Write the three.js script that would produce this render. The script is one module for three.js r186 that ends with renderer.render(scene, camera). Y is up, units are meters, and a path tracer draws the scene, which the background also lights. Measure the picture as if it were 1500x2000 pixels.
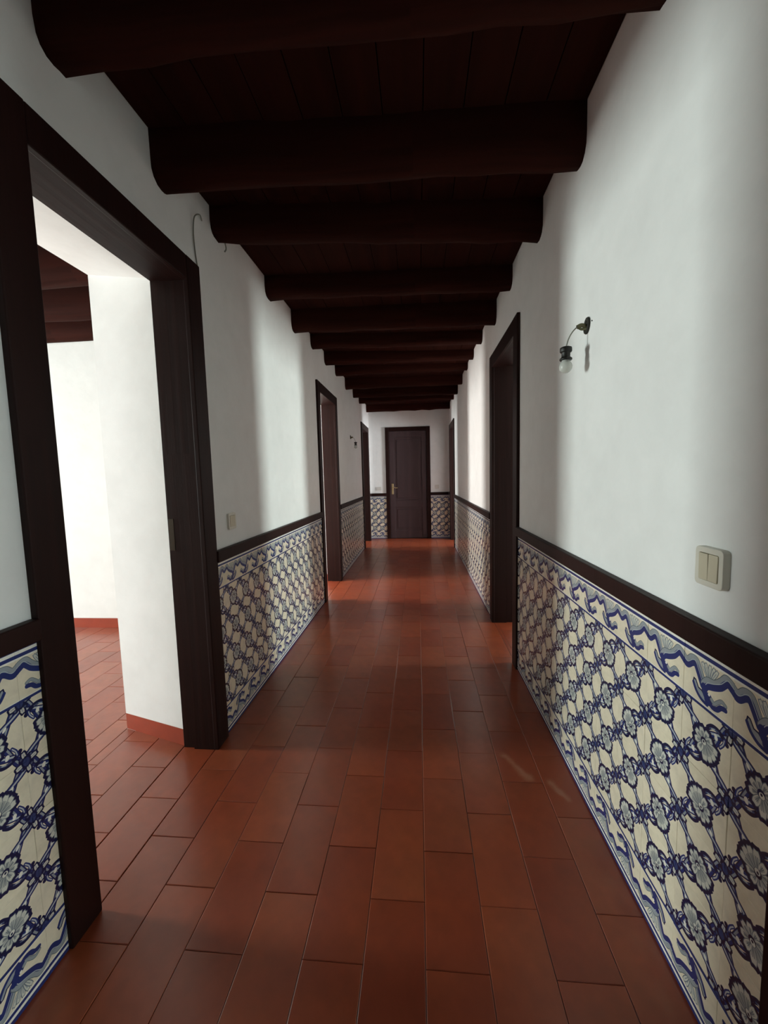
import * as THREE from 'three';
import { RoundedBoxGeometry } from 'three/addons/geometries/RoundedBoxGeometry.js';
import { RectAreaLightUniformsLib } from 'three/addons/lights/RectAreaLightUniformsLib.js';
import { mergeGeometries } from 'three/addons/utils/BufferGeometryUtils.js';

// ---------------------------------------------------------------- camera, sky, window light, exposure
const scene = new THREE.Scene();
const renderer = new THREE.WebGLRenderer({ antialias: true });
renderer.toneMapping = THREE.LinearToneMapping;
renderer.toneMappingExposure = 0.56;
renderer.shadowMap.enabled = true;
RectAreaLightUniformsLib.init();

const EYE = 1.30;                                    // metres above the floor
const FOCAL = 776;                                   // in pixels of the 1500 x 2000 frame
const camera = new THREE.PerspectiveCamera(THREE.MathUtils.radToDeg(2 * Math.atan(1000 / FOCAL)), 0.75, 0.02, 60);
{
  const fwd = new THREE.Vector3(817.3 - 750, -(929.3 - 1000), -FOCAL).normalize();       // the corridor's axis seen by the camera
  const roll = THREE.MathUtils.degToRad(1.03);
  const up = new THREE.Vector3(-Math.sin(roll), Math.cos(roll), 0);
  up.addScaledVector(fwd, -up.dot(fwd)).normalize();
  const right = new THREE.Vector3().crossVectors(fwd, up);
  // rows of the camera-to-corridor rotation
  const m = new THREE.Matrix4().set(
    right.x, right.y, right.z, 0,
    up.x, up.y, up.z, 0,
    -fwd.x, -fwd.y, -fwd.z, 0,
    0, 0, 0, 1);
  camera.quaternion.setFromRotationMatrix(m);
  camera.position.set(0, EYE, 0);
  camera.updateMatrixWorld();
}
scene.background = new THREE.Color().setRGB(2.0, 2.2, 2.4);     // bright overcast sky, met only through the windows

// Daylight that enters each side room through its window: [x of the window wall, z centre, width, sill, head, radiance, colour]
const WINDOWS = [
  { side: -1, x: -7.0, z: -1.46, w: 0.85, y0: 0.85, y1: 2.30, L: 150, rgb: [0.88, 1.0, 0.955] },    // first room on the left
  { side: -1, x: -4.1, z: -4.27, w: 0.62, y0: 0.55, y1: 2.30, L: 108, rgb: [1.0, 0.99, 0.94] },    // second room on the left
  { side: -1, x: -4.6, z: -8.45, w: 0.70, y0: 0.55, y1: 2.30, L: 85, rgb: [0.95, 1.0, 0.97] },    // third room on the left
  { side: 1, x: 4.6, z: 0.10, w: 0.80, y0: 0.55, y1: 2.30, L: 40, rgb: [0.84, 1.0, 0.98] },      // first room on the right
  { side: 1, x: 6.6, z: -3.33, w: 0.80, y0: 0.55, y1: 2.35, L: 136, rgb: [0.87, 1.0, 0.95] },      // second room on the right
  { side: 1, x: 4.6, z: -6.85, w: 0.80, y0: 0.55, y1: 2.30, L: 125, rgb: [0.93, 0.98, 1.0] },      // third room on the right
];
const ADDED_WINDOW = { z: 0.75, x: -2.08, w: 0.64, y0: 0.55, y1: 2.30, L: 7, rgb: [1.0, 0.99, 0.96] };   // added unseen window that brightens the first left room, in its near wall
{
  const w = ADDED_WINDOW, l = new THREE.RectAreaLight(new THREE.Color().setRGB(...w.rgb), w.L, w.w, w.y1 - w.y0);
  l.name = 'added_window_daylight'; l.position.set(w.x, (w.y0 + w.y1) / 2, w.z - 0.03); l.lookAt(w.x, (w.y0 + w.y1) / 2, w.z - 5); scene.add(l);
}
for (const w of WINDOWS) {
  const l = new THREE.RectAreaLight(new THREE.Color().setRGB(...w.rgb), w.L, w.w, w.y1 - w.y0);
  l.name = 'added_window_daylight';
  l.position.set(w.x - w.side * 0.03, (w.y0 + w.y1) / 2, w.z);
  l.lookAt(w.x - w.side * 5, (w.y0 + w.y1) / 2, w.z);
  scene.add(l);
}

// ---------------------------------------------------------------- helpers
let seed = 7;
const rnd = () => { seed = (seed * 1664525 + 1013904223) >>> 0; return seed / 4294967296; };
const rr = (a, b) => a + (b - a) * rnd();
const taken = new Map();
function numbered(n) { const k = taken.get(n) ?? 0; taken.set(n, k + 1); return k ? `${n}_${String(k).padStart(3, '0')}` : n; }
function shade(o) { o.castShadow = true; o.receiveShadow = true; return o; }
function mesh(name, geo, mat, parent) { const o = shade(new THREE.Mesh(geo, mat)); o.name = name; parent.add(o); return o; }
function thing(name, label, category, pos = [0, 0, 0]) {
  const g = new THREE.Group(); g.name = numbered(name); g.position.set(...pos); g.userData = { label, category }; scene.add(g); return g;
}
function struct(name, label, category) {
  const g = new THREE.Group(); g.name = numbered(name); g.userData = { kind: 'structure', label, category }; scene.add(g); return g;
}
function boxUV(geo) {                                  // uv in metres, by the way each face points
  const g = geo.index ? geo.toNonIndexed() : geo, p = g.attributes.position, uv = new Float32Array(p.count * 2);
  g.computeVertexNormals();
  const n = g.attributes.normal;
  for (let i = 0; i < p.count; i++) {
    const ax = Math.abs(n.getX(i)), ay = Math.abs(n.getY(i)), az = Math.abs(n.getZ(i));
    const [a, b] = ay >= ax && ay >= az ? [p.getX(i), p.getZ(i)] : ax >= az ? [p.getZ(i), p.getY(i)] : [p.getX(i), p.getY(i)];
    uv[2 * i] = a; uv[2 * i + 1] = b;
  }
  g.setAttribute('uv', new THREE.BufferAttribute(uv, 2));
  return g;
}
function bx(x0, x1, y0, y1, z0, z1) {
  const g = new THREE.BoxGeometry(Math.abs(x1 - x0), Math.abs(y1 - y0), Math.abs(z1 - z0));
  g.translate((x0 + x1) / 2, (y0 + y1) / 2, (z0 + z1) / 2); return g;
}
function rbx(x0, x1, y0, y1, z0, z1, r = 0.004) {
  const g = new RoundedBoxGeometry(Math.abs(x1 - x0), Math.abs(y1 - y0), Math.abs(z1 - z0), 2, r);
  g.translate((x0 + x1) / 2, (y0 + y1) / 2, (z0 + z1) / 2); return g;
}
const merged = (list) => mergeGeometries(list.map((g) => { const q = g.index ? g.toNonIndexed() : g; for (const k of Object.keys(q.attributes)) if (!['position', 'normal', 'uv'].includes(k)) q.deleteAttribute(k); return q; }));
function prism(plan, y0, y1) {                         // plan: [x, z] corners, any winding, extruded upwards
  let a = 0; for (let i = 0; i < plan.length; i++) { const [x, z] = plan[i], [X, Z] = plan[(i + 1) % plan.length]; a += x * Z - X * z; }
  const pts = a > 0 ? [...plan].reverse() : plan;       // counter-clockwise seen with -z up
  const s = new THREE.Shape(pts.map(([x, z]) => new THREE.Vector2(x, -z)));
  const g = new THREE.ExtrudeGeometry(s, { depth: y1 - y0, bevelEnabled: false });
  g.rotateX(-Math.PI / 2); g.translate(0, y0, 0); return g;
}
function hexa(c) {                                      // eight corners: 0-3 bottom ring, 4-7 top ring
  const f = [[0, 3, 2, 1], [4, 5, 6, 7], [0, 1, 5, 4], [1, 2, 6, 5], [2, 3, 7, 6], [3, 0, 4, 7]], pos = [];
  const mid = c.reduce((s, p) => [s[0] + p[0] / 8, s[1] + p[1] / 8, s[2] + p[2] / 8], [0, 0, 0]);
  for (const q of f) {
    let [A, B, C, D] = q.map((i) => new THREE.Vector3(...c[i]));
    const n = B.clone().sub(A).cross(C.clone().sub(A)), out = A.clone().add(C).multiplyScalar(0.5).sub(new THREE.Vector3(...mid));
    if (n.dot(out) < 0) [B, D] = [D, B];
    for (const v of [A, B, C, A, C, D]) pos.push(v.x, v.y, v.z);
  }
  const g = new THREE.BufferGeometry(); g.setAttribute('position', new THREE.Float32BufferAttribute(pos, 3));
  g.setAttribute('uv', new THREE.Float32BufferAttribute(new Float32Array(pos.length / 3 * 2), 2)); g.computeVertexNormals(); return g;
}

// ---------------------------------------------------------------- textures
function valueNoise(n, cells, s) {                      // tileable
  const g = new Float32Array(cells * cells); let q = s; for (let i = 0; i < g.length; i++) { q = (q * 1664525 + 1013904223) >>> 0; g[i] = q / 4294967296; }
  const o = new Float32Array(n * n), sm = (t) => t * t * (3 - 2 * t);
  for (let y = 0; y < n; y++) for (let x = 0; x < n; x++) {
    const fx = x / n * cells, fy = y / n * cells, ix = Math.floor(fx), iy = Math.floor(fy), tx = sm(fx - ix), ty = sm(fy - iy);
    const G = (a, b) => g[((b + cells) % cells) * cells + ((a + cells) % cells)];
    o[y * n + x] = (G(ix, iy) * (1 - tx) + G(ix + 1, iy) * tx) * (1 - ty) + (G(ix, iy + 1) * (1 - tx) + G(ix + 1, iy + 1) * tx) * ty;
  }
  return o;
}
function fbm(n, cells, oct, s) {
  const o = new Float32Array(n * n); let a = 1, t = 0;
  for (let k = 0; k < oct; k++) { const v = valueNoise(n, cells << k, s + k * 977); for (let i = 0; i < o.length; i++) o[i] += v[i] * a; t += a; a *= 0.55; }
  for (let i = 0; i < o.length; i++) o[i] /= t; return o;
}
function dataTex(n, fn, srgb = false) {
  const d = new Uint8Array(n * n * 4);
  for (let i = 0; i < n * n; i++) { const c = fn(i % n, Math.floor(i / n), i); d[4 * i] = c[0]; d[4 * i + 1] = c[1]; d[4 * i + 2] = c[2]; d[4 * i + 3] = 255; }
  const t = new THREE.DataTexture(d, n, n); t.magFilter = THREE.LinearFilter; t.wrapS = t.wrapT = THREE.RepeatWrapping;
  if (srgb) t.colorSpace = THREE.SRGBColorSpace; t.needsUpdate = true; return t;
}
const cl = (v) => Math.max(0, Math.min(255, v));
const grey = (f, lo, hi) => (x, y, i) => { const v = cl(lo + (hi - lo) * f[i]); return [v, v, v]; };
const N1 = fbm(256, 4, 6, 11), N2 = fbm(256, 16, 4, 23), N3 = fbm(256, 3, 4, 41);

const plasterBump = dataTex(256, grey(N1, 0, 255));
const plasterMap = dataTex(256, (x, y, i) => { const v = 237 + 10 * (N1[i] - 0.5) + 6 * (N2[i] - 0.5); return [cl(v), cl(v), cl(v - 2)]; }, true);
const M = {};
M.plaster = new THREE.MeshStandardMaterial({ name: 'white_plaster', map: plasterMap, bumpMap: plasterBump, bumpScale: 0.006, roughness: 0.85 });
// wood: streaks along v
const streak = (() => { const o = new Float32Array(256 * 256); for (let y = 0; y < 256; y++) for (let x = 0; x < 256; x++) { const w = Math.floor(x + 10 * N3[y * 256 + x]) & 255; o[y * 256 + x] = 0.6 * N2[((y >> 4) & 255) * 256 + w] + 0.4 * N1[((y >> 3) & 255) * 256 + ((w * 3) & 255)]; } return o; })();
function woodMat(name, rgb, k, rough, bump) {
  const map = dataTex(256, (x, y, i) => { const v = 1 + k * (streak[i] - 0.5); return rgb.map((c) => cl(c * v)); }, true);
  return new THREE.MeshPhysicalMaterial({ name, map, bumpMap: dataTex(256, grey(streak, 0, 255)), bumpScale: bump, roughness: rough });
}
M.frame = woodMat('dark_stained_wood', [40, 20, 17], 0.6, 0.5, 0.0012);
M.beam = woodMat('old_brown_beam_wood', [53, 24, 18], 0.9, 0.8, 0.003);
M.board = woodMat('brown_ceiling_board_wood', [50, 23, 17], 0.8, 0.8, 0.002);
M.frame.specularIntensity = 0.3; M.beam.specularIntensity = M.board.specularIntensity = 0.1;
M.frame.map.repeat.set(3, 0.7); M.frame.bumpMap.repeat.set(3, 0.7);
// terracotta
const terraRough = dataTex(256, grey(N1, 76, 112));
M.terra = [[154, 71, 42], [148, 67, 40], [157, 75, 45], [144, 64, 38], [151, 73, 46]].map((c, k) => new THREE.MeshPhysicalMaterial({
  name: 'waxed_terracotta_' + 'abcde'[k],
  map: dataTex(256, (x, y, i) => { const j = (i + k * 9173) % 65536, v = 1 + 0.16 * (N1[j] - 0.5) + 0.12 * (N2[j] - 0.5); return [cl(c[0] * v), cl(c[1] * v * (1 + 0.08 * (N3[j] - 0.5))), cl(c[2] * v)]; }, true),
  roughnessMap: terraRough, roughness: 1.0, bumpMap: plasterBump, bumpScale: 0.0010, clearcoat: 0.5, clearcoatRoughness: 0.22 }));
const scuffWithSheen = (a, b, wide, seedK) => new THREE.MeshPhysicalMaterial({            // rubbed wax streak, its pale sheen painted in, from a to b (metres from the tile's near left corner)
  name: 'scuffed_terracotta_painted_sheen', roughnessMap: terraRough, roughness: 1.0, clearcoat: 0.3, clearcoatRoughness: 0.3,
  map: dataTex(256, (x, y, i) => {
    const px = x / 512, py = y / 512, dx = b[0] - a[0], dy = b[1] - a[1], t = Math.max(0, Math.min(1, ((px - a[0]) * dx + (py - a[1]) * dy) / (dx * dx + dy * dy)));
    const d = Math.hypot(px - a[0] - t * dx, py - a[1] - t * dy) / wide, j = (i + seedK) & 65535, n = N1[j] * 0.65 + N2[j] * 0.35;
    const k = Math.max(0, Math.min(1, (1.75 - d - 2.2 * n) * 1.5)) * 0.38, v = 1 + 0.14 * (N1[j] - 0.5);
    return [148 * v, 67 * v, 40 * v].map((c, q) => cl(c + ([196, 168, 150][q] - c) * k));
  }, true) });
M.scuffSheen = [scuffWithSheen([0.045, 0.155], [0.112, 0.030], 0.040, 500), scuffWithSheen([0.03, 0.17], [0.07, 0.08], 0.032, 9000)];
M.mortar = new THREE.MeshStandardMaterial({ name: 'dark_red_mortar', color: 0x6b3d2c, roughness: 0.8 });
M.skirt = new THREE.MeshStandardMaterial({ name: 'terracotta_skirting', map: M.terra[0].map, color: 0xffd0c0, roughness: 0.45 });
M.grout = new THREE.MeshStandardMaterial({ name: 'pale_grout', color: 0xb9b4a6, roughness: 0.9 });

// azulejo designs, drawn in units of one tile, y down
const CREAM = '#e7dcc4', WHITE = '#eeece0', NAVY = '#28346c', DARK = '#1b2044', MID = '#4c5674', GREY = '#959da2', PALE = '#b9c0c2';
function tileTex(draw, k) {
  const S = 512, c = document.createElement('canvas'); c.width = c.height = S;
  const g = c.getContext('2d'); g.fillStyle = CREAM; g.fillRect(0, 0, S, S);
  g.save(); g.scale(S, S); g.lineCap = 'round'; g.lineJoin = 'round'; draw(g); g.restore();
  const im = g.getImageData(0, 0, S, S), d = im.data;       // brushed glaze: uneven tone and faint cream mottling
  for (let y = 0; y < S; y++) for (let x = 0; x < S; x++) {
    const j = ((y >> 1) * 256 + (x >> 1) + k * 7919) & 65535, v = 0.94 + 0.12 * N1[j] + 0.05 * (N2[j] - 0.5), i = 4 * (y * S + x);
    d[i] = cl(d[i] * v); d[i + 1] = cl(d[i + 1] * v); d[i + 2] = cl(d[i + 2] * (v - 0.02 * (N3[j] - 0.5)));
  }
  g.putImageData(im, 0, 0);
  const t = new THREE.CanvasTexture(c); t.colorSpace = THREE.SRGBColorSpace; t.wrapS = t.wrapT = THREE.RepeatWrapping; return t;
}
function spline(g, pts, w, col) {
  g.strokeStyle = col; g.lineWidth = w; g.beginPath(); g.moveTo(...pts[0]);
  for (let i = 0; i < pts.length - 1; i++) {
    const p0 = pts[Math.max(0, i - 1)], p1 = pts[i], p2 = pts[i + 1], p3 = pts[Math.min(pts.length - 1, i + 2)];
    g.bezierCurveTo(p1[0] + (p2[0] - p0[0]) / 6, p1[1] + (p2[1] - p0[1]) / 6, p2[0] - (p3[0] - p1[0]) / 6, p2[1] - (p3[1] - p1[1]) / 6, p2[0], p2[1]);
  }
  g.stroke();
}
function blob(g, x, y, rx, ry, a, col) { g.fillStyle = col; g.beginPath(); g.ellipse(x, y, rx, ry, a, 0, 7); g.fill(); }
function petal(g, cx, cy, ang, len, wid, fill, line) {
  g.save(); g.translate(cx, cy); g.rotate(ang); g.beginPath(); g.moveTo(0, 0);
  g.bezierCurveTo(len * 0.35, -wid * 0.55, len * 0.7, -wid * 1.15, len * 0.98, -wid * 0.45); g.quadraticCurveTo(len * 0.93, 0, len * 0.98, wid * 0.45);
  g.bezierCurveTo(len * 0.7, wid * 1.15, len * 0.35, wid * 0.55, 0, 0);
  if (fill) { g.fillStyle = fill; g.fill(); } if (line) { g.strokeStyle = line[0]; g.lineWidth = line[1]; g.stroke(); } g.restore();
}
function drawField(g) {
  // braided double ribbons from the flower to the four corner knots
  for (const [sx, sy, loop] of [[-1, -1, 0], [1, 1, 0], [1, -1, 1], [-1, 1, 1]]) {
    const strand = (s) => {
      const o = [];
      for (let t = 0; t <= 1.0001; t += 0.1) {
        const d = (0.12 + 0.60 * t) / Math.SQRT2, off = s * (loop ? 0.088 : 0.080) * Math.cos(Math.PI * (0.02 + t * 1.0)) * (1 - 0.25 * t) * Math.SQRT1_2;
        o.push([0.5 + sx * (d - off), 0.5 + sy * (d + off)]);
      }
      return o;
    };
    for (const s of [-1, 1]) {
      const p = strand(s); spline(g, p, 0.098, DARK); spline(g, p, 0.074, NAVY);
      spline(g, p.map(([x, y]) => [x - 0.012, y - 0.010]), 0.030, s > 0 ? PALE : GREY);
    }
    const e = 0.225; blob(g, 0.5 + sx * e, 0.5 + sy * e, loop ? 0.030 : 0.022, loop ? 0.034 : 0.044, Math.atan2(sy, sx) + Math.PI / 2, WHITE);
  }
  // dark arches hugging the flower on two sides
  for (const t of [0, Math.PI]) {
    g.save(); g.translate(0.5, 0.5); g.rotate(t); g.translate(-0.5, -0.5);
    spline(g, [[0.56, 0.22], [0.64, 0.155], [0.75, 0.145], [0.86, 0.19], [0.92, 0.24]], 0.075, DARK); spline(g, [[0.60, 0.205], [0.68, 0.165], [0.77, 0.165]], 0.026, MID); spline(g, [[0.63, 0.19], [0.69, 0.168]], 0.014, PALE);
    spline(g, [[0.80, 0.36], [0.86, 0.28], [0.88, 0.20]], 0.05, NAVY); spline(g, [[0.805, 0.35], [0.855, 0.28], [0.872, 0.21]], 0.018, PALE);
    blob(g, 0.715, 0.245, 0.032, 0.026, 0.4, WHITE);
    g.restore();
  }
  // flower: five small petals up and to the left, a ribbed fan down to the right
  const cx = 0.49, cy = 0.48, P = [];
  for (const a of [160, 205, 250, 292, 328]) P.push([a, 0.20, 0.064]);
  for (const a of [2, 28, 54, 80, 116]) P.push([a, a === 116 ? 0.22 : 0.285, 0.072]);
  for (const [a, l, w] of P) petal(g, cx, cy, a * Math.PI / 180, l + 0.045, w + 0.034, DARK, [DARK, 0.026]);
  for (const [a, l, w] of P) petal(g, cx, cy, a * Math.PI / 180, l, w, '#d2d2c8', ['#6f777e', 0.010]);
  for (const [a, l] of P) for (const k of [-0.17, -0.06, 0.07, 0.18]) {
    const t = a * Math.PI / 180 + k; g.strokeStyle = Math.abs(k) > 0.1 ? '#a6aaa6' : '#757c82'; g.lineWidth = 0.013; g.beginPath(); g.moveTo(cx + Math.cos(t) * 0.06, cy + Math.sin(t) * 0.06); g.lineTo(cx + Math.cos(t) * l * 0.68, cy + Math.sin(t) * l * 0.68); g.stroke();
  }
  blob(g, cx, cy, 0.060, 0.060, 0, DARK); blob(g, cx + 0.008, cy + 0.014, 0.044, 0.040, 0, '#d8d8cc'); blob(g, cx + 0.002, cy + 0.004, 0.018, 0.018, 0, DARK);
  // knots on the corners
  for (const [x, y] of [[0, 0], [1, 0], [0, 1], [1, 1]]) {
    for (const a of [45, 135, 225, 315]) blob(g, x + Math.cos(a * Math.PI / 180) * 0.10, y + Math.sin(a * Math.PI / 180) * 0.10, 0.062, 0.05, a, DARK);
    for (const a of [0, 90, 180, 270]) petal(g, x, y, (a + 14) * Math.PI / 180, 0.205, 0.066, DARK, [DARK, 0.022]);
    for (const a of [45, 135, 225, 315]) blob(g, x + Math.cos(a * Math.PI / 180) * 0.118, y + Math.sin(a * Math.PI / 180) * 0.118, 0.022, 0.018, a, MID);
    for (const a of [0, 90, 180, 270]) { const t = (a + 14) * Math.PI / 180; petal(g, x, y, t, 0.185, 0.044, '#cfcdc2', null); g.strokeStyle = '#8c94a0'; g.lineWidth = 0.013; g.beginPath(); g.moveTo(x + Math.cos(t) * 0.07, y + Math.sin(t) * 0.07); g.lineTo(x + Math.cos(t) * 0.15, y + Math.sin(t) * 0.15); g.stroke(); }
    blob(g, x, y, 0.085, 0.10, 0, DARK); blob(g, x, y, 0.056, 0.070, 0, '#34406c');
  }
}
function drawBorder(g) {
  const band = (a, b, c) => { g.fillStyle = c; g.fillRect(-0.1, a, 1.2, b - a); };
  band(0, 0.13, NAVY); band(0.13, 0.185, WHITE); band(0.185, 0.245, NAVY); band(0.245, 0.275, WHITE);
  for (const o of [-1, 0, 1]) {
    g.save(); g.translate(o, 0);
    // shell
    for (const [x, y] of [[0.38, 0.30], [0.45, 0.285], [0.545, 0.28], [0.635, 0.285], [0.70, 0.30]]) {
      const a = Math.atan2(y - 0.55, x - 0.55), l = Math.hypot(y - 0.55, x - 0.55);
      petal(g, 0.55, 0.55, a, l, 0.042, '#cfd0c6', ['#6d7784', 0.011]);
      g.strokeStyle = GREY; g.lineWidth = 0.014; g.beginPath(); g.moveTo(0.55 + Math.cos(a) * l * 0.25, 0.55 + Math.sin(a) * l * 0.25); g.lineTo(0.55 + Math.cos(a) * l * 0.75, 0.55 + Math.sin(a) * l * 0.75); g.stroke();
    }
    blob(g, 0.55, 0.535, 0.07, 0.035, 0, NAVY);
    // garland, grey outer edge then navy
    const outer = [[0.42, 0.62], [0.50, 0.53], [0.65, 0.50], [0.76, 0.41], [0.84, 0.325], [0.94, 0.345], [1.06, 0.41], [1.16, 0.335], [1.27, 0.335], [1.345, 0.43], [1.43, 0.60]];
    const inner = [[0.45, 0.73], [0.50, 0.63], [0.63, 0.575], [0.76, 0.505], [0.87, 0.40], [0.96, 0.435], [1.07, 0.495], [1.18, 0.42], [1.25, 0.415], [1.32, 0.51], [1.41, 0.66]];
    spline(g, outer, 0.098, '#5f6a70'); spline(g, outer, 0.078, GREY); spline(g, inner, 0.098, NAVY);
    spline(g, inner.map(([x, y]) => [x, y - 0.052]), 0.012, PALE);
    // acanthus leaf, body and curl
    const leaf = [[0.23, 0.63], [0.215, 0.70], [0.28, 0.80], [0.40, 0.88], [0.52, 0.90], [0.47, 0.80], [0.40, 0.74], [0.33, 0.73], [0.27, 0.64]];
    g.fillStyle = GREY; g.strokeStyle = DARK; g.lineWidth = 0.022; g.beginPath(); leaf.forEach((p, i) => (i ? g.lineTo(...p) : g.moveTo(...p))); g.closePath(); g.fill(); g.stroke();
    spline(g, [[0.22, 0.70], [0.29, 0.80], [0.40, 0.875], [0.52, 0.90]], 0.05, NAVY);
    spline(g, [[0.44, 0.66], [0.48, 0.76], [0.55, 0.80]], 0.11, NAVY); blob(g, 0.54, 0.80, 0.085, 0.095, 0, NAVY);
    spline(g, [[0.60, 0.77], [0.66, 0.80], [0.72, 0.745], [0.79, 0.695], [0.86, 0.72]], 0.062, '#5f6a70'); spline(g, [[0.60, 0.77], [0.66, 0.80], [0.72, 0.745], [0.79, 0.695], [0.86, 0.72]], 0.046, GREY);
    spline(g, [[0.55, 0.82], [0.62, 0.87], [0.71, 0.855], [0.78, 0.79], [0.86, 0.775]], 0.075, NAVY);
    blob(g, 0.55, 0.725, 0.022, 0.022, 0, WHITE);
    g.restore();
  }
  band(0.935, 0.95, WHITE); band(0.95, 1.0, NAVY);
}
const glaze = (t) => new THREE.MeshPhysicalMaterial({ name: 'painted_glazed_tile', map: t, roughness: 0.22, bumpMap: plasterBump, bumpScale: 0.0006 });
M.field = [glaze(tileTex(drawField, 0)), glaze(tileTex((g) => { g.translate(0.006, -0.004); g.rotate(0.006); drawField(g); }, 3))];
M.border = [glaze(tileTex(drawBorder, 1)), glaze(tileTex((g) => { g.translate(0.004, 0.003); drawBorder(g); }, 5))];

// ---------------------------------------------------------------- plan
const XL = -1.008, XR = 0.640, XLo = -1.57, XRo = 1.20;      // plaster faces of the corridor, and of the rooms behind
const ZF = 0.9, ZE = -8.25, TOP = 2.95;
const T = 0.153, TILE_TOP = 0.912, TILE_T = 0.008, SEAM = -0.830;
const HEAD = 2.18;                                            // clear height of the doorways
const CAS = 0.105;                                            // width of the door casings
// openings: clear z range (near, far)
const OPEN_L = [[-1.025, -1.74], [-4.095, -4.85], [-7.20, -7.98]];
const OPEN_R = [[0.10, -0.615], [-2.705, -3.455], [-7.22, -8.0]];
const LINE = 0.16;                                            // depth of the wooden lining
const SPLAY = 0.12;

function buildWall(name, label, side, opens) {
  const w = struct(name, label, 'wall'), xi = side < 0 ? XL : XR, xo = side < 0 ? XLo : XRo, xm = xi + side * LINE, parts = [];
  let z = ZF;
  const edge = (o) => o;
  for (let i = 0; i <= opens.length; i++) {
    const o = opens[i], p = opens[i - 1];
    const zb = o ? o[0] + 0.02 : ZE - 0.3;                     // rough opening is a little wider than the clear one
    const zs = p ? p[1] - 0.02 : ZF;
    const plan = [[xi, zs], [xm, zs]];
    plan.push(p ? [xo, zs - SPLAY] : [xo, zs]);
    plan.push(o ? [xo, zb + SPLAY] : [xo, zb]);
    plan.push([xm, zb], [xi, zb]);
    parts.push(prism(plan, -0.05, TOP));
    if (o) {                                                   // lintel with a soffit that rises towards the room
      const za = o[0] + 0.02, zc = o[1] - 0.02, h = HEAD + 0.025, h2 = 2.305;
      parts.push(hexa([[xi, h, za], [xm, h, za], [xm, h, zc], [xi, h, zc], [xi, TOP, za], [xm, TOP, za], [xm, TOP, zc], [xi, TOP, zc]]));
      parts.push(hexa([[xm, h, za], [xo, h2, za + SPLAY], [xo, h2, zc - SPLAY], [xm, h, zc], [xm, TOP, za], [xo, TOP, za + SPLAY], [xo, TOP, zc - SPLAY], [xm, TOP, zc]]));
    }
  }
  mesh('plaster', boxUV(merged(parts)), M.plaster, w);
  return w;
}
const wallLeft = buildWall('wall_left', 'white plaster wall with tiled dado on the left of the corridor', -1, OPEN_L);
const wallRight = buildWall('wall_right', 'white plaster wall with tiled dado on the right of the corridor', 1, OPEN_R);
const wallBack = struct('wall_back', 'white plaster end wall around the closed dark door', 'wall');
const wallFront = struct('wall_front', 'white plaster wall behind the viewer', 'wall');
const DX0 = -0.672, DX1 = 0.247;                              // outer edges of the end door's casing
mesh('plaster', boxUV(merged([bx(XL, DX0 + 0.05, -0.05, TOP, ZE - 0.008 - 0.25, ZE - 0.008), bx(DX1 - 0.05, XR, -0.05, TOP, ZE - 0.258, ZE - 0.008), bx(DX0 + 0.05, DX1 - 0.05, 2.25, TOP, ZE - 0.258, ZE - 0.008), bx(XL, XR, -0.05, TOP, ZE - 0.30, ZE - 0.22)])), M.plaster, wallBack);  // last slab is added behind the door to stop light leaking around it
mesh('plaster', boxUV(bx(XL, XR, -0.05, TOP, ZF - 0.02, ZF + 0.2)), M.plaster, wallFront);

// ---------------------------------------------------------------- wall tiles, each one a piece of its wall
const tileCache = new Map();
function tileGeo(w, h, u0, u1, v0, v1, flip, turn) {
  const key = [w, h, u0, u1, v0, v1].map((q) => q.toFixed(4)).join() + flip + turn;
  if (tileCache.has(key)) return tileCache.get(key);
  const e = 0.0009, g0 = 0.0002, x0 = g0, x1 = w - g0, y0 = g0, y1 = h - g0, d = TILE_T, pos = [], uv = [];
  const U = (x, y) => { let u = u0 + (u1 - u0) * x / w, v = v0 + (v1 - v0) * y / h; if (flip) u = 1 - u; if (turn) { u = 1 - u; v = 1 - v; } return [u, v]; };
  const quad = (...q) => { for (const i of [0, 1, 2, 0, 2, 3]) { pos.push(...q[i]); uv.push(...U(q[i][0], q[i][1])); } };
  const A = [x0, y0], B = [x1, y0], C = [x1, y1], D = [x0, y1], a = [x0 + e, y0 + e], b = [x1 - e, y0 + e], c = [x1 - e, y1 - e], f = [x0 + e, y1 - e], at = (p, z) => [p[0], p[1], z];
  quad(at(a, d), at(b, d), at(c, d), at(f, d));
  for (const [p, q, r, s] of [[A, B, b, a], [B, C, c, b], [C, D, f, c], [D, A, a, f]]) { quad(at(p, d - e * 0.7), at(q, d - e * 0.7), at(r, d), at(s, d)); quad(at(p, 0), at(q, 0), at(q, d - e * 0.7), at(p, d - e * 0.7)); }
  const geo = new THREE.BufferGeometry(); geo.setAttribute('position', new THREE.Float32BufferAttribute(pos, 3)); geo.setAttribute('uv', new THREE.Float32BufferAttribute(uv, 2)); geo.computeVertexNormals();
  tileCache.set(key, geo); return geo;
}
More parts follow.
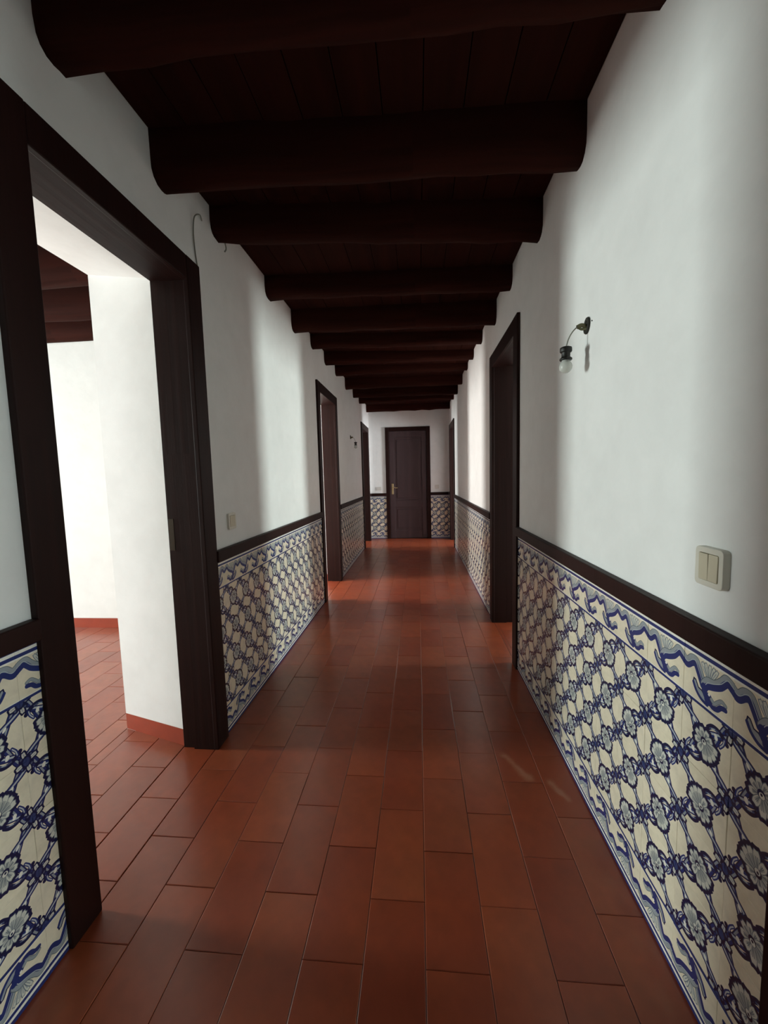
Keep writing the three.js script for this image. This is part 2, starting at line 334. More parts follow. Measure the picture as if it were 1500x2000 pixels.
function tilePanel(parent, a0, a1, phase, place, flip) {       // a runs along the wall in the direction that u grows
  const k0 = Math.floor((a0 - phase) / T + 1e-6), k1 = Math.ceil((a1 - phase) / T - 1e-6);
  for (let k = k0; k < k1; k++) {
    const s = phase + k * T, u0 = Math.max(0, (a0 - s) / T), u1 = Math.min(1, (a1 - s) / T);
    if (u1 - u0 < 0.03) continue;
    for (let r = 0; r < 6; r++) {
      const yTop = TILE_TOP - r * T, v0 = r === 5 ? (0.001 - (yTop - T)) / T : 0, border = r === 0 || r === 5;
      const turn = r === 5 || r === 2 || r === 4;
      const [p, q] = flip ? [1 - u1, 1 - u0] : [u0, u1];
      const geo = tileGeo((u1 - u0) * T, (1 - v0) * T, p, q, v0, 1, flip, turn);
      const o = mesh('tile', geo, (border ? M.border : M.field)[rnd() < 0.5 ? 0 : 1], parent);
      place(o, s + u0 * T, s + u1 * T, yTop - T + v0 * T);
      o.rotateX(rr(-0.004, 0.004)); o.rotateY(rr(-0.004, 0.004));
    }
  }
}
const onRight = (o, z0, z1, y) => { o.position.set(XR, y, z0); o.rotation.y = -Math.PI / 2; };
const onLeft = (o, z0, z1, y) => { o.position.set(XL, y, z1); o.rotation.y = Math.PI / 2; };
const onBack = (o, x0, x1, y) => { o.position.set(x0, y, ZE - 0.008); };
const gap = CAS - 0.004;
const segs = (opens, zs, ze) => { const o = []; let z = zs; for (const [a, b] of opens) { if (a + gap < z) o.push([a + gap, z]); z = b - gap; } o.push([ze, z]); return o; };
const segL = [[-0.92, 0.30], [-3.995, -1.84], [-7.10, -4.95], [ZE, -8.08]];
const segR = [[-2.605, -0.715], [-7.12, -3.555], [ZE, -8.10]];
for (const [a, b] of segL) tilePanel(wallLeft, a, b, -0.862, onLeft, true);
for (const [a, b] of segR) tilePanel(wallRight, a, b, SEAM, onRight, false);
tilePanel(wallBack, XL + TILE_T, DX0, -1.0, onBack, false);
tilePanel(wallBack, DX1, XR - TILE_T, DX1 + 0.005, onBack, false);

// ---------------------------------------------------------------- chair rails
let trimNo = 0;
function rail(label, x0, x1, z0, z1) { const o = mesh('trim_' + (++trimNo), boxUV(rbx(x0, x1, 0.900, 0.957, z0, z1, 0.005)), M.frame, scene); o.userData = { kind: 'structure', label, category: 'chair rail' }; }
const whereL = ['before the first doorway on the left', 'between the first and second doorways on the left', 'between the second and third doorways on the left', 'past the third doorway on the left'];
const whereR = ['under the bulb on the right wall', 'between the two far doorways on the right', 'past the last doorway on the right'];
segL.forEach(([a, b], i) => rail('dark wooden chair rail ' + whereL[i], XL - 0.002, XL + 0.028, a, b));
segR.forEach(([a, b], i) => rail('dark wooden chair rail ' + whereR[i], XR - 0.028, XR + 0.002, a, b));
rail('short dark wooden chair rail left of the end door', XL + 0.03, DX0, ZE - 0.01, ZE + 0.02);
rail('short dark wooden chair rail right of the end door', DX1, XR - 0.03, ZE - 0.01, ZE + 0.02);

// ---------------------------------------------------------------- doorways
let doorNo = 0;
function doorway(label, side, [za, zb], farCas = CAS) {
  const n = ++doorNo, d = new THREE.Group(); d.name = 'door_' + n; d.userData = { kind: 'structure', label, category: 'doorway' }; scene.add(d);
  const xi = side < 0 ? XL : XR, f = xi - side * 0.020;         // face of the casing
  const back = xi + side * 0.004, deep = xi + side * (LINE + 0.004);
  mesh('casing', boxUV(rbx(back, f, 0.0, HEAD + CAS, za + CAS, za, 0.004)), M.frame, d);
  mesh('casing', boxUV(rbx(back, f, 0.0, HEAD + CAS, zb, zb - farCas, 0.004)), M.frame, d);
  mesh('head_casing', boxUV(rbx(back, f + side * 0.0012, HEAD, HEAD + CAS, za - 0.001, zb + 0.001, 0.004)), M.frame, d);
  const x1 = xi + side * 0.105;                                  // lining in two steps: the rebate for the leaf
  mesh('jamb_lining', boxUV(bx(f + side * 0.003, x1, 0, HEAD + 0.024, za + 0.001, za + 0.022)), M.frame, d);
  mesh('jamb_lining', boxUV(bx(f + side * 0.003, x1, 0, HEAD + 0.024, zb - 0.022, zb - 0.001)), M.frame, d);
  mesh('head_lining', boxUV(bx(f + side * 0.003, x1, HEAD + 0.001, HEAD + 0.024, za, zb)), M.frame, d);
  mesh('door_stop', boxUV(rbx(x1, deep, 0, HEAD + 0.028, za + 0.010, za + 0.024, 0.003)), M.frame, d);
  mesh('door_stop', boxUV(rbx(x1, deep, 0, HEAD + 0.028, zb - 0.024, zb - 0.010, 0.003)), M.frame, d);
  mesh('door_stop', boxUV(rbx(x1, deep, HEAD + 0.010, HEAD + 0.026, za + 0.012, zb - 0.012, 0.003)), M.frame, d);
  return { d, x1, deep };
}
const d1 = doorway('dark wooden frame of the open doorway nearest on the left', -1, OPEN_L[0]);
const brass = new THREE.MeshStandardMaterial({ name: 'dull_dark_metal', color: 0x3a332b, metalness: 0.8, roughness: 0.45 });
mesh('strike_plate', boxUV(rbx(d1.x1 - 0.028, d1.x1 - 0.052, 0.98, 1.13, OPEN_L[0][1] - 0.011, OPEN_L[0][1] - 0.008, 0.001)), brass, d1.d);
doorway('dark wooden frame of the middle doorway on the left', -1, OPEN_L[1]);
doorway('dark wooden frame of the farthest doorway on the left', -1, OPEN_L[2]);
doorway('dark wooden door frame at the right edge beside the viewer', 1, OPEN_R[0]);
doorway('dark wooden frame of the open doorway on the right past the bulb', 1, OPEN_R[1]);
doorway('dark wooden frame of the farthest doorway on the right', 1, OPEN_R[2]);
{ // closed door in the end wall
  const d = new THREE.Group(); d.name = 'door_' + (++doorNo); d.userData = { kind: 'structure', label: 'closed dark brown panelled door at the far end', category: 'door' }; scene.add(d);
  const zf = ZE + 0.014, c = 0.075;
  mesh('casing', boxUV(rbx(DX0, DX0 + c, 0, 2.30, ZE - 0.03, zf)), M.frame, d);
  mesh('casing', boxUV(rbx(DX1 - c, DX1, 0, 2.30, ZE - 0.03, zf)), M.frame, d);
  mesh('head_casing', boxUV(rbx(DX0 + c, DX1 - c, 2.225, 2.30, ZE - 0.03, zf - 0.001)), M.frame, d);
  const a = DX0 + c + 0.003, b = DX1 - c - 0.003, z0 = ZE - 0.05, z1 = ZE - 0.012, st = 0.10;
  const leaf = new THREE.Group(); leaf.name = 'door_leaf'; d.add(leaf);
  const litLeafWood = woodMat('lit_brown_door_wood', [66, 48, 50], 0.5, 0.55, 0.001);  // lighter than the casing: the light on the leaf is put into its colour
  mesh('stile', boxUV(rbx(a, a + st, 0.008, 2.222, z0, z1, 0.003)), litLeafWood, leaf); mesh('stile', boxUV(rbx(b - st, b, 0.008, 2.222, z0, z1, 0.003)), litLeafWood, leaf);
  for (const [y0, y1] of [[0.008, 0.17], [0.66, 0.80], [2.10, 2.222]]) mesh('rail', boxUV(rbx(a + st, b - st, y0, y1, z0, z1 - 0.0005, 0.003)), litLeafWood, leaf);
  for (const [y0, y1] of [[0.17, 0.66], [0.80, 2.10]]) { mesh('panel', boxUV(bx(a + st, b - st, y0, y1, z0 + 0.008, z1 - 0.014)), litLeafWood, leaf); mesh('raised_field', boxUV(rbx(a + st + 0.05, b - st - 0.05, y0 + 0.05, y1 - 0.05, z0 + 0.01, z1 - 0.006, 0.005)), litLeafWood, leaf); }
  const gold = new THREE.MeshStandardMaterial({ name: 'aged_brass', color: 0xcfb88c, metalness: 0.75, roughness: 0.38 });
  const h = new THREE.Group(); h.name = 'handle'; d.add(h);
  mesh('backplate', boxUV(rbx(a + 0.035, a + 0.075, 0.93, 1.15, z1 - 0.002, z1 + 0.004, 0.002)), gold, h);
  const spindle = new THREE.CylinderGeometry(0.009, 0.009, 0.05, 12); spindle.rotateX(Math.PI / 2); spindle.translate(a + 0.055, 1.07, z1 + 0.027);
  mesh('spindle', spindle, gold, h);
  const lever = new THREE.TubeGeometry(new THREE.CatmullRomCurve3([[a + 0.055, 1.07, z1 + 0.05], [a + 0.085, 1.072, z1 + 0.054], [a + 0.125, 1.062, z1 + 0.05], [a + 0.16, 1.066, z1 + 0.046]].map((p) => new THREE.Vector3(...p))), 16, 0.0085, 8);
  mesh('lever', lever, gold, h);
}

// ---------------------------------------------------------------- floor: terracotta tiles in running bond along the corridor
const FW = 0.1675, FL = 0.335, FX = -0.004;
function chamferTile(w, l, du, dv) {                           // top at y = 0, corner at the origin, runs to +x and -z
  const e = 0.0018, g = 0.0008, H = -0.012, pos = [], uv = [], q = (...c) => { for (const i of [0, 1, 2, 0, 2, 3]) { pos.push(...c[i]); uv.push(c[i][0] * 2 + du, -c[i][2] * 2 + dv); } };
  const A = [g, -g], B = [w - g, -g], C = [w - g, -l + g], D = [g, -l + g], a = [g + e, -g - e], b = [w - g - e, -g - e], c = [w - g - e, -l + g + e], d = [g + e, -l + g + e], at = (p, y) => [p[0], y, p[1]];
  q(at(a, 0), at(b, 0), at(c, 0), at(d, 0));
  for (const [p, r, s, t] of [[A, B, b, a], [B, C, c, b], [C, D, d, c], [D, A, a, d]]) { q(at(p, -0.0011), at(r, -0.0011), at(s, 0), at(t, 0)); q(at(p, H), at(r, H), at(r, -0.0011), at(p, -0.0011)); }
  const geo = new THREE.BufferGeometry(); geo.setAttribute('position', new THREE.Float32BufferAttribute(pos, 3)); geo.setAttribute('uv', new THREE.Float32BufferAttribute(uv, 2)); geo.computeVertexNormals(); return geo;
}
const floorGeo = new Map();
function floorTile(w, l) {
  const v = Math.floor(rnd() * 4), key = w.toFixed(4) + l.toFixed(4) + v;
  if (!floorGeo.has(key)) floorGeo.set(key, chamferTile(w, l, v * 0.37, v * 0.61)); return floorGeo.get(key);
}
function layFloor(parent, inside, xr, zr, each) {              // inside(x0, x1, z0, z1) -> clipped rectangles
  const far = [];
  for (let k = Math.floor((xr[0] - FX) / FW); k * FW + FX < xr[1]; k++) for (let j = Math.floor((zr[0] + 1.445) / FL) - 1; ; j++) {
    const zFar = -1.445 + (k & 1 ? 0 : FL / 2) + j * FL; if (zFar >= zr[1]) break;
    for (const [x0, x1, z0, z1] of inside(FX + k * FW, FX + (k + 1) * FW, zFar, zFar + FL)) {
      if (x1 - x0 < 0.015 || z1 - z0 < 0.015) continue;
      const geo = floorTile(x1 - x0, z1 - z0), mat = M.terra[Math.floor(rnd() * 5)], tilt = [rr(-0.0011, 0.0022), rr(-0.0018, 0.0018)], up = rr(-0.0009, 0.0002);
      if (!each(x0, z1)) { const c = geo.clone(); c.translate(x0, up, z1); far.push(c); continue; }
      const rub = [[0.43, -1.70], [0.53, -1.60]].findIndex(([x, z]) => x > x0 && x < x1 && z > z0 && z < z1);
      const o = rub < 0 ? mesh('floor_tile', geo, mat, parent) : mesh('floor_tile', chamferTile(x1 - x0, z1 - z0, 0, 0), M.scuffSheen[rub], parent); o.position.set(x0, up, z1); o.rotation.set(tilt[0], 0, tilt[1]);
    }
  }
  if (far.length) { const o = mesh('far_floor_tiles', merged(far), M.terra[0], parent); o.userData.kind = 'stuff'; }
}
const clip = (x0, x1, z0, z1, R) => { const a = Math.max(x0, R[0]), b = Math.min(x1, R[1]), c = Math.max(z0, R[2]), d = Math.min(z1, R[3]); return a < b && c < d ? [[a, b, c, d]] : []; };
const floor = struct('floor', 'worn waxed terracotta tiled floor of the corridor', 'floor');
mesh('mortar_bed', bx(XLo, XRo, -0.08, -0.005, ZE - 0.25, ZF), M.mortar, floor);
const regions = [[XL + 0.001, XR - 0.001, ZE - 0.006, ZF - 0.03]];
for (const [a, b] of OPEN_L) regions.push([XL - LINE - 0.006, XL + 0.001, b - 0.02, a + 0.02], [XLo, XL - LINE - 0.006, b - 0.02 - SPLAY, a + 0.02 + SPLAY]);
for (const [a, b] of OPEN_R) regions.push([XR - 0.001, XR + LINE + 0.006, b - 0.02, a + 0.02], [XR + LINE + 0.006, XRo, b - 0.02 - SPLAY, a + 0.02 + SPLAY]);
layFloor(floor, (...r) => regions.flatMap((R) => clip(...r, R)), [XLo, XRo], [ZE, ZF], (x, z) => z > -7.3 && z < -0.35);
const floorRoom = struct('floor', 'terracotta tiled floor of the bright room on the left', 'floor');
const ROOM1 = [-7.0, XLo, -3.28, 0.75];
mesh('mortar_bed', bx(ROOM1[0], XLo, -0.08, -0.005, ROOM1[2], ROOM1[3]), M.mortar, floorRoom);
layFloor(floorRoom, (...r) => clip(...r, ROOM1), [ROOM1[0], ROOM1[1]], [ROOM1[2], ROOM1[3]], (x, z) => x > -3.7 && z < -0.9);
// strips of floor along the splayed reveals, between the wall line and the room

// ---------------------------------------------------------------- ceiling: boards along the corridor over rough beams
const ceilY = (z) => 2.632 + 0.0105 * -z;
const ceiling = struct('ceiling', 'dark board ceiling of the corridor', 'ceiling');
{
  const n = 11, w = (XR - XL) / n;
  for (let i = 0; i < n; i++) {
    const x0 = XL + i * w + 0.002, x1 = XL + (i + 1) * w - 0.002, dy = rr(0, 0.004), a = ceilY(ZF) + dy, b = ceilY(ZE) + dy;
    mesh('ceiling_board', boxUV(hexa([[x0, a, ZF], [x1, a, ZF], [x1, b, ZE], [x0, b, ZE], [x0, a + 0.03, ZF], [x1, a + 0.03, ZF], [x1, b + 0.03, ZE], [x0, b + 0.03, ZE]])), M.board, ceiling);
  }
  { const a = ceilY(ZF) + 0.031, b = ceilY(ZE) + 0.031; mesh('light_block_boarding', boxUV(hexa([[XL, a, ZF], [XR, a, ZF], [XR, b, ZE], [XL, b, ZE], [XL, a + 0.03, ZF], [XR, a + 0.03, ZF], [XR, b + 0.03, ZE], [XL, b + 0.03, ZE]])), M.board, ceiling); }  // added layer that keeps light from leaking between the boards
  mesh('ceiling_slab', boxUV(bx(XLo, XRo, TOP, TOP + 0.12, ZE - 0.3, ZF + 0.2)), M.plaster, ceiling);
}
function beamGeo(xa, xb, za, ya, zb, yb, topA, topB, w, wob, sd) {   // za, zb: far lower edge at either end
  const N = 13, S = 12, pos = [], uv = [], idx = [], h = (k) => { const q = Math.sin(k * 127.1 + sd * 311.7) * 43758.5453; return q - Math.floor(q) - 0.5; };
  const prof = (t) => {                                          // rough half-round log, flat to the ceiling: [dz, y01]
    const L = [[1, 1], [1.0, 0.45], [0.96, 0.22], [0.84, 0.09], [0.66, 0.015], [0.42, -0.01], [0.2, 0.0], [0.03, 0.03], [0, 0.12], [-0.02, 0.4], [-0.02, 0.7], [0, 1]]; return L;
  };
  const L = prof(), n = L.length;
  for (let s = 0; s <= S; s++) {
    const t = s / S, x = xa + (xb - xa) * t, z = za + (zb - za) * t + wob * h(s), y = ya + (yb - ya) * t + wob * h(s + 40) * (s && s < S ? 1 : 0), top = topA + (topB - topA) * t, ww = w * (1 + 0.12 * h(s + 80));
    L.forEach(([dz, v], i) => { const r = i && i < n - 1 ? wob * 0.5 * h(s * 17 + i) : 0; pos.push(x, y + (top - y) * v + r, z + dz * ww + r); uv.push(i * 0.045, x); });
  }
  for (let s = 0; s < S; s++) for (let i = 0; i < n - 1; i++) { const a = s * n + i, b = a + 1, c = a + n, d = c + 1; idx.push(a, b, c, b, d, c); }
  for (const s of [0, S]) for (let i = 1; i < n - 1; i++) { const a = s * n; if (s) idx.push(a, a + i, a + i + 1); else idx.push(a, a + i + 1, a + i); }
  const g = new THREE.BufferGeometry(); g.setAttribute('position', new THREE.Float32BufferAttribute(pos, 3)); g.setAttribute('uv', new THREE.Float32BufferAttribute(uv, 2)); g.setIndex(idx); g.computeVertexNormals(); return g;
}
const BEAMS = [[0.35, 2.49, 0.36, 2.48], [-0.16, 2.48, -0.15, 2.48], [-0.68, 2.485, -0.67, 2.475],
  [-1.187, 2.484, -1.197, 2.471], [-1.661, 2.472, -1.734, 2.466], [-2.109, 2.528, -2.258, 2.488], [-2.816, 2.535, -2.906, 2.534], [-3.371, 2.510, -3.440, 2.500], [-3.950, 2.557, -4.130, 2.575],
  [-4.510, 2.556, -4.740, 2.598], [-5.080, 2.578, -5.280, 2.618], [-5.750, 2.547, -5.890, 2.580], [-6.430, 2.560, -6.560, 2.576], [-7.070, 2.583, -7.240, 2.622], [-8.03, 2.586, -8.12, 2.602]];
const nth = ['first', 'second', 'third', 'fourth', 'fifth', 'sixth', 'seventh', 'eighth', 'ninth', 'tenth', 'eleventh', 'twelfth'];
BEAMS.forEach(([za, ya, zb, yb], i) => {
  const g = beamGeo(XL - 0.02, XR + 0.02, za, ya, zb, yb, ceilY(za) + 0.006, ceilY(zb) + 0.006, 0.097, 0.011, i + 1);
  const o = mesh(numbered('ceiling_beam'), g, M.beam, scene), v = i - 3;
  const label = v < 0 ? ['dark rough ceiling beam behind the viewer', 'dark rough ceiling beam directly over the viewer', 'dark rough ceiling beam just above the top of the picture'][i]
    : v === 0 ? 'dark rough ceiling beam nearest in view at the top' : v === 11 ? 'dark rough ceiling beam farthest away, against the end wall' : `dark rough ceiling beam, ${nth[v]} in view counting from the nearest`;
  o.userData = { label, category: 'beam', group: 'corridor ceiling beams' };
});

// ---------------------------------------------------------------- side rooms
function room(label, side, x1, z0, z1, win, h, baseboard) {     // from the corridor wall out to x1
  const xa = side < 0 ? XLo : XRo, t = 0.25, out = x1 + side * t, s = side < 0 ? 'left' : 'right';
  const lo = Math.min(xa, out), hi = Math.max(xa, out);
  mesh('plaster', boxUV(bx(lo, hi, -0.05, h + 0.3, z0 - t, z0)), M.plaster, struct('wall_back', 'white end wall of ' + label, 'wall'));
  const q = z1 === ADDED_WINDOW.z && side < 0 ? ADDED_WINDOW : null, qa = q && q.x - q.w / 2, qb = q && q.x + q.w / 2, front = struct('wall_front', 'white near wall of ' + label, 'wall');
  if (q) mesh('plaster', boxUV(merged([bx(lo, qa, -0.05, h + 0.3, z1, z1 + t), bx(qb, hi, -0.05, h + 0.3, z1, z1 + t), bx(qa, qb, -0.05, q.y0, z1, z1 + t), bx(qa, qb, q.y1, h + 0.3, z1, z1 + t)])), M.plaster, front);
  else mesh('plaster', boxUV(bx(lo, hi, -0.05, h + 0.3, z1, z1 + t)), M.plaster, front);
  const a = win.z - win.w / 2, b = win.z + win.w / 2;
  mesh('plaster', boxUV(merged([bx(x1, out, -0.05, h + 0.3, z0, a), bx(x1, out, -0.05, h + 0.3, b, z1), bx(x1, out, -0.05, win.y0, a, b), bx(x1, out, win.y1, h + 0.3, a, b)])), M.plaster, struct('wall_' + s, 'white window wall of ' + label, 'wall'));
  const wi = new THREE.Group(); wi.name = 'window_' + (++winNo); wi.userData = { kind: 'structure', label: 'tall casement window of ' + label, category: 'window' }; scene.add(wi);
  const f0 = x1 + side * 0.10, f1 = x1 + side * 0.15, fr = 0.05;
  mesh('window_frame', boxUV(merged([bx(f0, f1, win.y0, win.y1, a, a + fr), bx(f0, f1, win.y0, win.y1, b - fr, b), bx(f0, f1, win.y0, win.y0 + fr, a + fr, b - fr), bx(f0, f1, win.y1 - fr, win.y1, a + fr, b - fr)])), M.frame, wi);
  const pane = new THREE.MeshPhysicalMaterial({ name: 'window_glass', transmission: 1, thickness: 0, roughness: 0.02, ior: 1.5 });
  mesh('pane', bx((f0 + f1) / 2 - 0.002, (f0 + f1) / 2 + 0.002, win.y0 + fr, win.y1 - fr, a + fr, b - fr), pane, wi);
  if (q) {  // the added window that lifts the light in this room
    const w2 = new THREE.Group(); w2.name = 'window_' + (++winNo); w2.userData = { kind: 'structure', label: 'added unseen window for extra light in the near wall of ' + label, category: 'window' }; scene.add(w2);
    const g0 = z1 + 0.10, g1 = z1 + 0.15;
    mesh('window_frame', boxUV(merged([bx(qa, qa + fr, q.y0, q.y1, g0, g1), bx(qb - fr, qb, q.y0, q.y1, g0, g1), bx(qa + fr, qb - fr, q.y0, q.y0 + fr, g0, g1), bx(qa + fr, qb - fr, q.y1 - fr, q.y1, g0, g1)])), M.frame, w2);
    mesh('pane', bx(qa + fr, qb - fr, q.y0 + fr, q.y1 - fr, g0 + 0.023, g0 + 0.027), pane, w2);
  }
}
let winNo = 0;
const ROOMS = [
  ['the bright room behind the nearest left doorway', -1, -7.0, -3.28, 0.75, 0, 2.75],
  ['the room behind the middle left doorway', -1, -4.1, -5.75, -3.56, 1, 2.75],
  ['the room behind the farthest left doorway', -1, -4.6, -9.3, -6.05, 2, 2.75],
  ['the room behind the doorway beside the viewer', 1, 4.6, -1.75, 0.9, 3, 2.75],
  ['the room behind the right doorway past the bulb', 1, 6.6, -5.3, -2.05, 4, 2.75],
  ['the room behind the farthest right doorway', 1, 4.6, -8.9, -5.6, 5, 2.75],
];
ROOMS.forEach(([label, side, x1, z0, z1, w, h], i) => {
  room(label, side, x1, z0, z1, WINDOWS[w], h);
  const xa = side < 0 ? XLo : XRo, lo = Math.min(xa, x1), hi = Math.max(xa, x1);
  const c = struct('ceiling', 'dark board ceiling of ' + label, 'ceiling');
  if (i) {
    mesh('boards', boxUV(bx(lo, hi, h - 0.1, h + 0.3, z0, z1)), M.board, c);
    const f = struct('floor', 'terracotta floor of ' + label, 'floor');
    mesh('slab', boxUV(bx(lo, hi, -0.08, 0, z0, z1)), M.terra[1], f);
  } else {
    const n = 26, bw = (hi - lo) / n;
    for (let k = 0; k < n; k++) { const dy = rr(0, 0.006); mesh('ceiling_board', boxUV(bx(lo + k * bw + 0.002, lo + (k + 1) * bw - 0.002, 2.69 + dy, 2.72, z0, z1)), M.board, c); }
    mesh('ceiling_slab', boxUV(bx(lo, hi, 2.8, 3.0, z0, z1)), M.plaster, c);
    [-3.265, -2.86, -2.40, -1.88, -1.36, -0.84, -0.32, 0.2].forEach((z, k) => {
      const o = mesh(numbered('ceiling_beam'), beamGeo(lo, hi, z, 2.515, z, 2.505, 2.70, 2.70, 0.12, 0.014, 30 + k), M.beam, scene);
      o.userData = { label: k ? `reddish brown beam on the bright left room's ceiling, ${nth[k]} counting from its end wall` : "reddish brown beam against the end wall of the bright left room", category: 'beam', group: 'bright room ceiling beams' };
    });
  }
});
// terracotta skirting in the bright room and on the reveals of its doorway
function skirting(name, label, a, b, h, t, y0 = 0) {             // a, b: [x, z] ends of the wall line; t offsets to the left of a -> b
  const dx = b[0] - a[0], dz = b[1] - a[1], l = Math.hypot(dx, dz), nx = dz / l * t, nz = -dx / l * t;
  const g = hexa([[a[0], y0, a[1]], [b[0], y0, b[1]], [b[0] + nx, y0, b[1] + nz], [a[0] + nx, y0, a[1] + nz], [a[0], h, a[1]], [b[0], h, b[1]], [b[0] + nx * 0.85, h, b[1] + nz * 0.85], [a[0] + nx * 0.85, h, a[1] + nz * 0.85]]);
  const o = mesh(name, boxUV(g), M.skirt, scene); o.userData = { kind: 'structure', label, category: 'skirting' };
}
skirting('baseboard_back', 'terracotta skirting along the end wall of the bright left room', [-6.99, -3.28], [XLo, -3.28], 0.085, -0.014);
skirting('baseboard_left', 'terracotta skirting on the white reveal of the nearest left doorway', [XL - LINE - 0.006, OPEN_L[0][1] - 0.02], [XLo, OPEN_L[0][1] - 0.02 - SPLAY], 0.085, -0.014);
skirting('baseboard_left_001', 'terracotta skirting on the white reveal of the middle left doorway', [XL - LINE - 0.006, OPEN_L[1][1] - 0.02], [XLo, OPEN_L[1][1] - 0.02 - SPLAY], 0.085, -0.014);

// ---------------------------------------------------------------- bare bulbs on the walls
const blackPlastic = new THREE.MeshStandardMaterial({ name: 'black_plastic', color: 0x14130f, roughness: 0.5 });
const wireMat = new THREE.MeshStandardMaterial({ name: 'grey_wire', color: 0x8a8b80, roughness: 0.6 });
const tape = new THREE.MeshStandardMaterial({ name: 'brownish_tape', color: 0x6b6a4e, roughness: 0.8 });
const darkHole = new THREE.MeshStandardMaterial({ name: 'dark_box_edge', color: 0x2b2a24, roughness: 0.8 });
const bulbGlass = new THREE.MeshPhysicalMaterial({ name: 'frosted_bulb_glass', color: 0xe6e8e2, transmission: 0.35, thickness: 0, roughness: 0.16 });
const tubeOf = (pts, r, n = 24) => new THREE.TubeGeometry(new THREE.CatmullRomCurve3(pts.map((p) => new THREE.Vector3(...p))), n, r, 8);
function bulb(label, x, y, z, side) {                            // the wall point where the wire comes out; side points into the corridor
  const t = thing('wall_bulb', label, 'lamp', [x, y, z]), d = 0.078 * side;
  const ring = new THREE.TorusGeometry(0.017, 0.0055, 8, 24); ring.scale(1, 1.35, 1); ring.rotateY(Math.PI / 2); ring.rotateX(0.35); ring.translate(side * 0.004, 0, 0);
  mesh('wall_ring', ring, darkHole, t);
  const hole = new THREE.CylinderGeometry(0.016, 0.016, 0.004, 20); hole.rotateZ(Math.PI / 2); hole.translate(side * 0.0025, 0, 0); mesh('wall_box', hole, darkHole, t);
  mesh('wire', tubeOf([[0, -0.004, 0], [d * 0.35, 0.002, 0.001], [d * 0.62, -0.012, 0], [d * 0.86, -0.04, 0], [d, -0.075, 0]], 0.0023), wireMat, t);
  mesh('taped_joint', tubeOf([[side * 0.006, -0.004, 0], [d * 0.3, 0.002, 0.002], [d * 0.5, -0.004, 0]], 0.0075, 14), tape, t);
  mesh('taped_joint', tubeOf([[side * 0.006, -0.012, 0.003], [d * 0.28, -0.010, -0.004], [d * 0.42, -0.006, 0]], 0.005, 12), tape, t);
  const P = [[0.0, 0.0], [0.014, 0.0], [0.0205, -0.003], [0.0215, -0.008], [0.0215, -0.017], [0.019, -0.0205], [0.0155, -0.022], [0.0152, -0.036], [0.018, -0.040], [0.022, -0.0425], [0.0225, -0.0475], [0.020, -0.050], [0.0, -0.050]].reverse();
  const s = new THREE.LatheGeometry(P.map((p) => new THREE.Vector2(...p)), 28); s.translate(d, -0.073, 0); mesh('socket', s, blackPlastic, t);
  const R = 0.0235, B = [[0.0, -R]]; for (let k = 1; k <= 14; k++) { const a = -Math.PI / 2 + k / 14 * 2.35; B.push([R * Math.cos(a), R * Math.sin(a)]); } B.push([0.0135, 0.026]);
  const g = new THREE.LatheGeometry(B.map((p) => new THREE.Vector2(...p)), 28); g.translate(d, -0.146, 0); mesh('bulb', g, bulbGlass, t);
  return t;
}
bulb('bare bulb in a black socket hanging off the right wall', XR, 1.842, -1.600, -1);
bulb('tiny bare bulb in a black socket far along the left wall', XL, 1.902, -5.97, 1);
{ const h = mesh('screw_hole', new THREE.CylinderGeometry(0.0022, 0.0022, 0.003, 10).rotateZ(Math.PI / 2), darkHole, scene); h.position.set(XR - 0.001, 1.846, -1.562); h.userData = { label: 'tiny dark screw hole beside the bulb ring on the right wall', category: 'screw hole' }; }

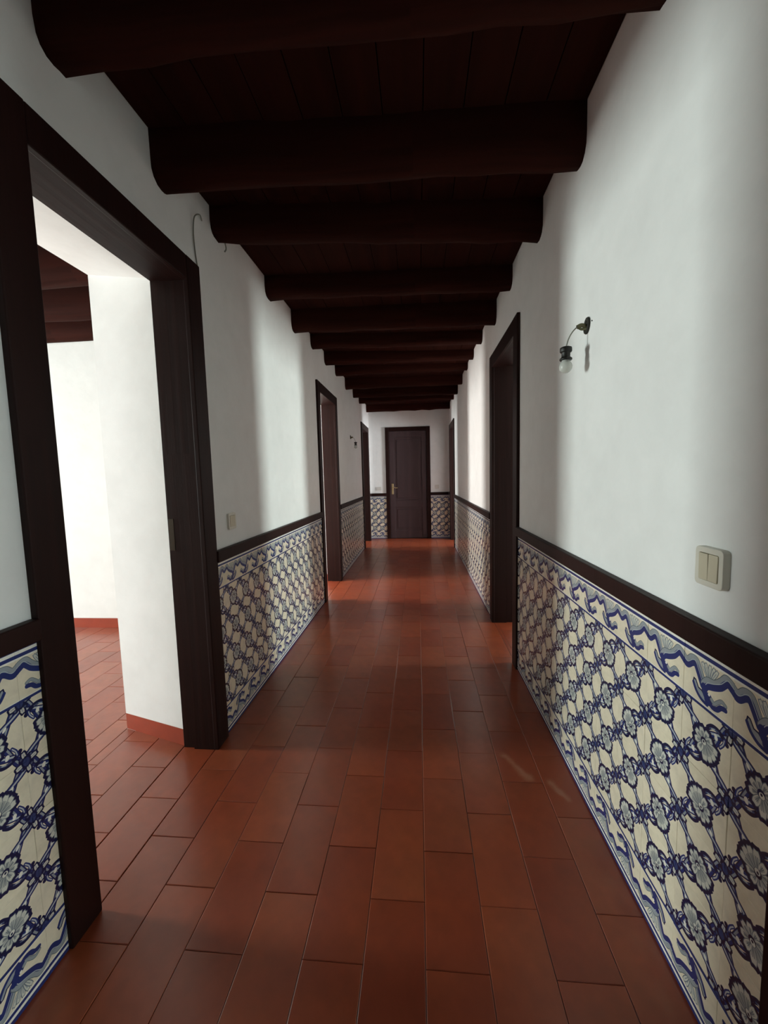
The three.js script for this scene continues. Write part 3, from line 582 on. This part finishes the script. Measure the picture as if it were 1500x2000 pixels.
// ---------------------------------------------------------------- switches and sockets
const ivory = new THREE.MeshStandardMaterial({ name: 'ivory_plastic', color: 0xdedacd, roughness: 0.45 });
const ivory2 = new THREE.MeshStandardMaterial({ name: 'yellowed_ivory_plastic', color: 0xd0c7af, roughness: 0.45 });
const whitePlastic = new THREE.MeshStandardMaterial({ name: 'white_plastic', color: 0xd6d2cb, roughness: 0.5 });
function plate(name, label, category, w, h, d, place, rockers, ma = ivory, mb = ivory2) {   // local: x right, y up, z out of the wall
  const t = thing(name, label, category); place(t);
  const s = new THREE.Shape(), r = 0.010, a = w / 2, b = h / 2;
  s.moveTo(-a + r, -b); s.lineTo(a - r, -b); s.quadraticCurveTo(a, -b, a, -b + r); s.lineTo(a, b - r); s.quadraticCurveTo(a, b, a - r, b); s.lineTo(-a + r, b); s.quadraticCurveTo(-a, b, -a, b - r); s.lineTo(-a, -b + r); s.quadraticCurveTo(-a, -b, -a + r, -b);
  const q = new THREE.Path(), c = a * 0.76, e = b * 0.76, k = 0.006;
  q.moveTo(-c + k, -e); q.lineTo(c - k, -e); q.quadraticCurveTo(c, -e, c, -e + k); q.lineTo(c, e - k); q.quadraticCurveTo(c, e, c - k, e); q.lineTo(-c + k, e); q.quadraticCurveTo(-c, e, -c, e - k); q.lineTo(-c, -e + k); q.quadraticCurveTo(-c, -e, -c + k, -e); s.holes.push(q);
  mesh('surround', new THREE.ExtrudeGeometry(s, { depth: d - 0.002, bevelEnabled: true, bevelSize: 0.0015, bevelThickness: 0.0015, bevelSegments: 2, curveSegments: 6 }), ma, t);
  mesh('backing', bx(-c, c, -e, e, 0, d * 0.45), darkHole, t);
  const W = 2 * c - 0.0045, n = rockers;
  for (let i = 0; i < n; i++) { const x0 = -W / 2 + i * W / n + (i ? 0.0007 : 0), x1 = -W / 2 + (i + 1) * W / n - (i < n - 1 ? 0.0007 : 0); const o = mesh('rocker', rbx(x0, x1, -e + 0.0022, e - 0.0022, d * 0.4, d + 0.001, 0.0012), mb, t); o.rotation.x = (i ? -1 : 1) * 0.015; }
  return t;
}
const atRight = (y, z) => (t) => { t.position.set(XR, y, z); t.rotation.y = -Math.PI / 2; };
const atLeft = (y, z) => (t) => { t.position.set(XL, y, z); t.rotation.y = Math.PI / 2; };
const atBack = (x, y) => (t) => t.position.set(x, y, ZE - 0.008);
plate('light_switch', 'ivory double rocker light switch on the right wall', 'switch', 0.080, 0.083, 0.016, atRight(1.085, -0.908), 2);
plate('light_switch', 'ivory light switch on the left wall beside the nearest doorway', 'switch', 0.080, 0.083, 0.012, atLeft(1.085, -2.04), 1);
plate('wall_socket', 'pale wall plate left of the end door', 'wall socket', 0.10, 0.07, 0.010, atBack(-0.825, 1.055), 1, whitePlastic, whitePlastic);
plate('wall_socket', 'faint wall plate right of the end door', 'wall socket', 0.08, 0.08, 0.010, atBack(0.375, 1.065), 1, whitePlastic, whitePlastic);

// ---------------------------------------------------------------- loose wires high on the left wall
{
  const o = mesh('loose_wire', tubeOf([[XL + 0.004, 2.535, -1.925], [XL + 0.016, 2.535, -1.885], [XL + 0.012, 2.505, -1.846], [XL + 0.006, 2.44, -1.838], [XL + 0.005, 2.36, -1.843], [XL + 0.004, 2.29, -1.858]], 0.0028, 40), wireMat, scene);
  o.userData = { label: 'thin looped wire on the left wall above the nearest doorway', category: 'wire' };
  const p = mesh('wire_end', tubeOf([[XL + 0.03, 2.53, -2.10], [XL + 0.032, 2.50, -2.105], [XL + 0.026, 2.485, -2.10]], 0.0035, 10), wireMat, scene);
  p.userData = { label: 'short cut wire end under the third beam at left', category: 'wire' };
}

renderer.render(scene, camera);
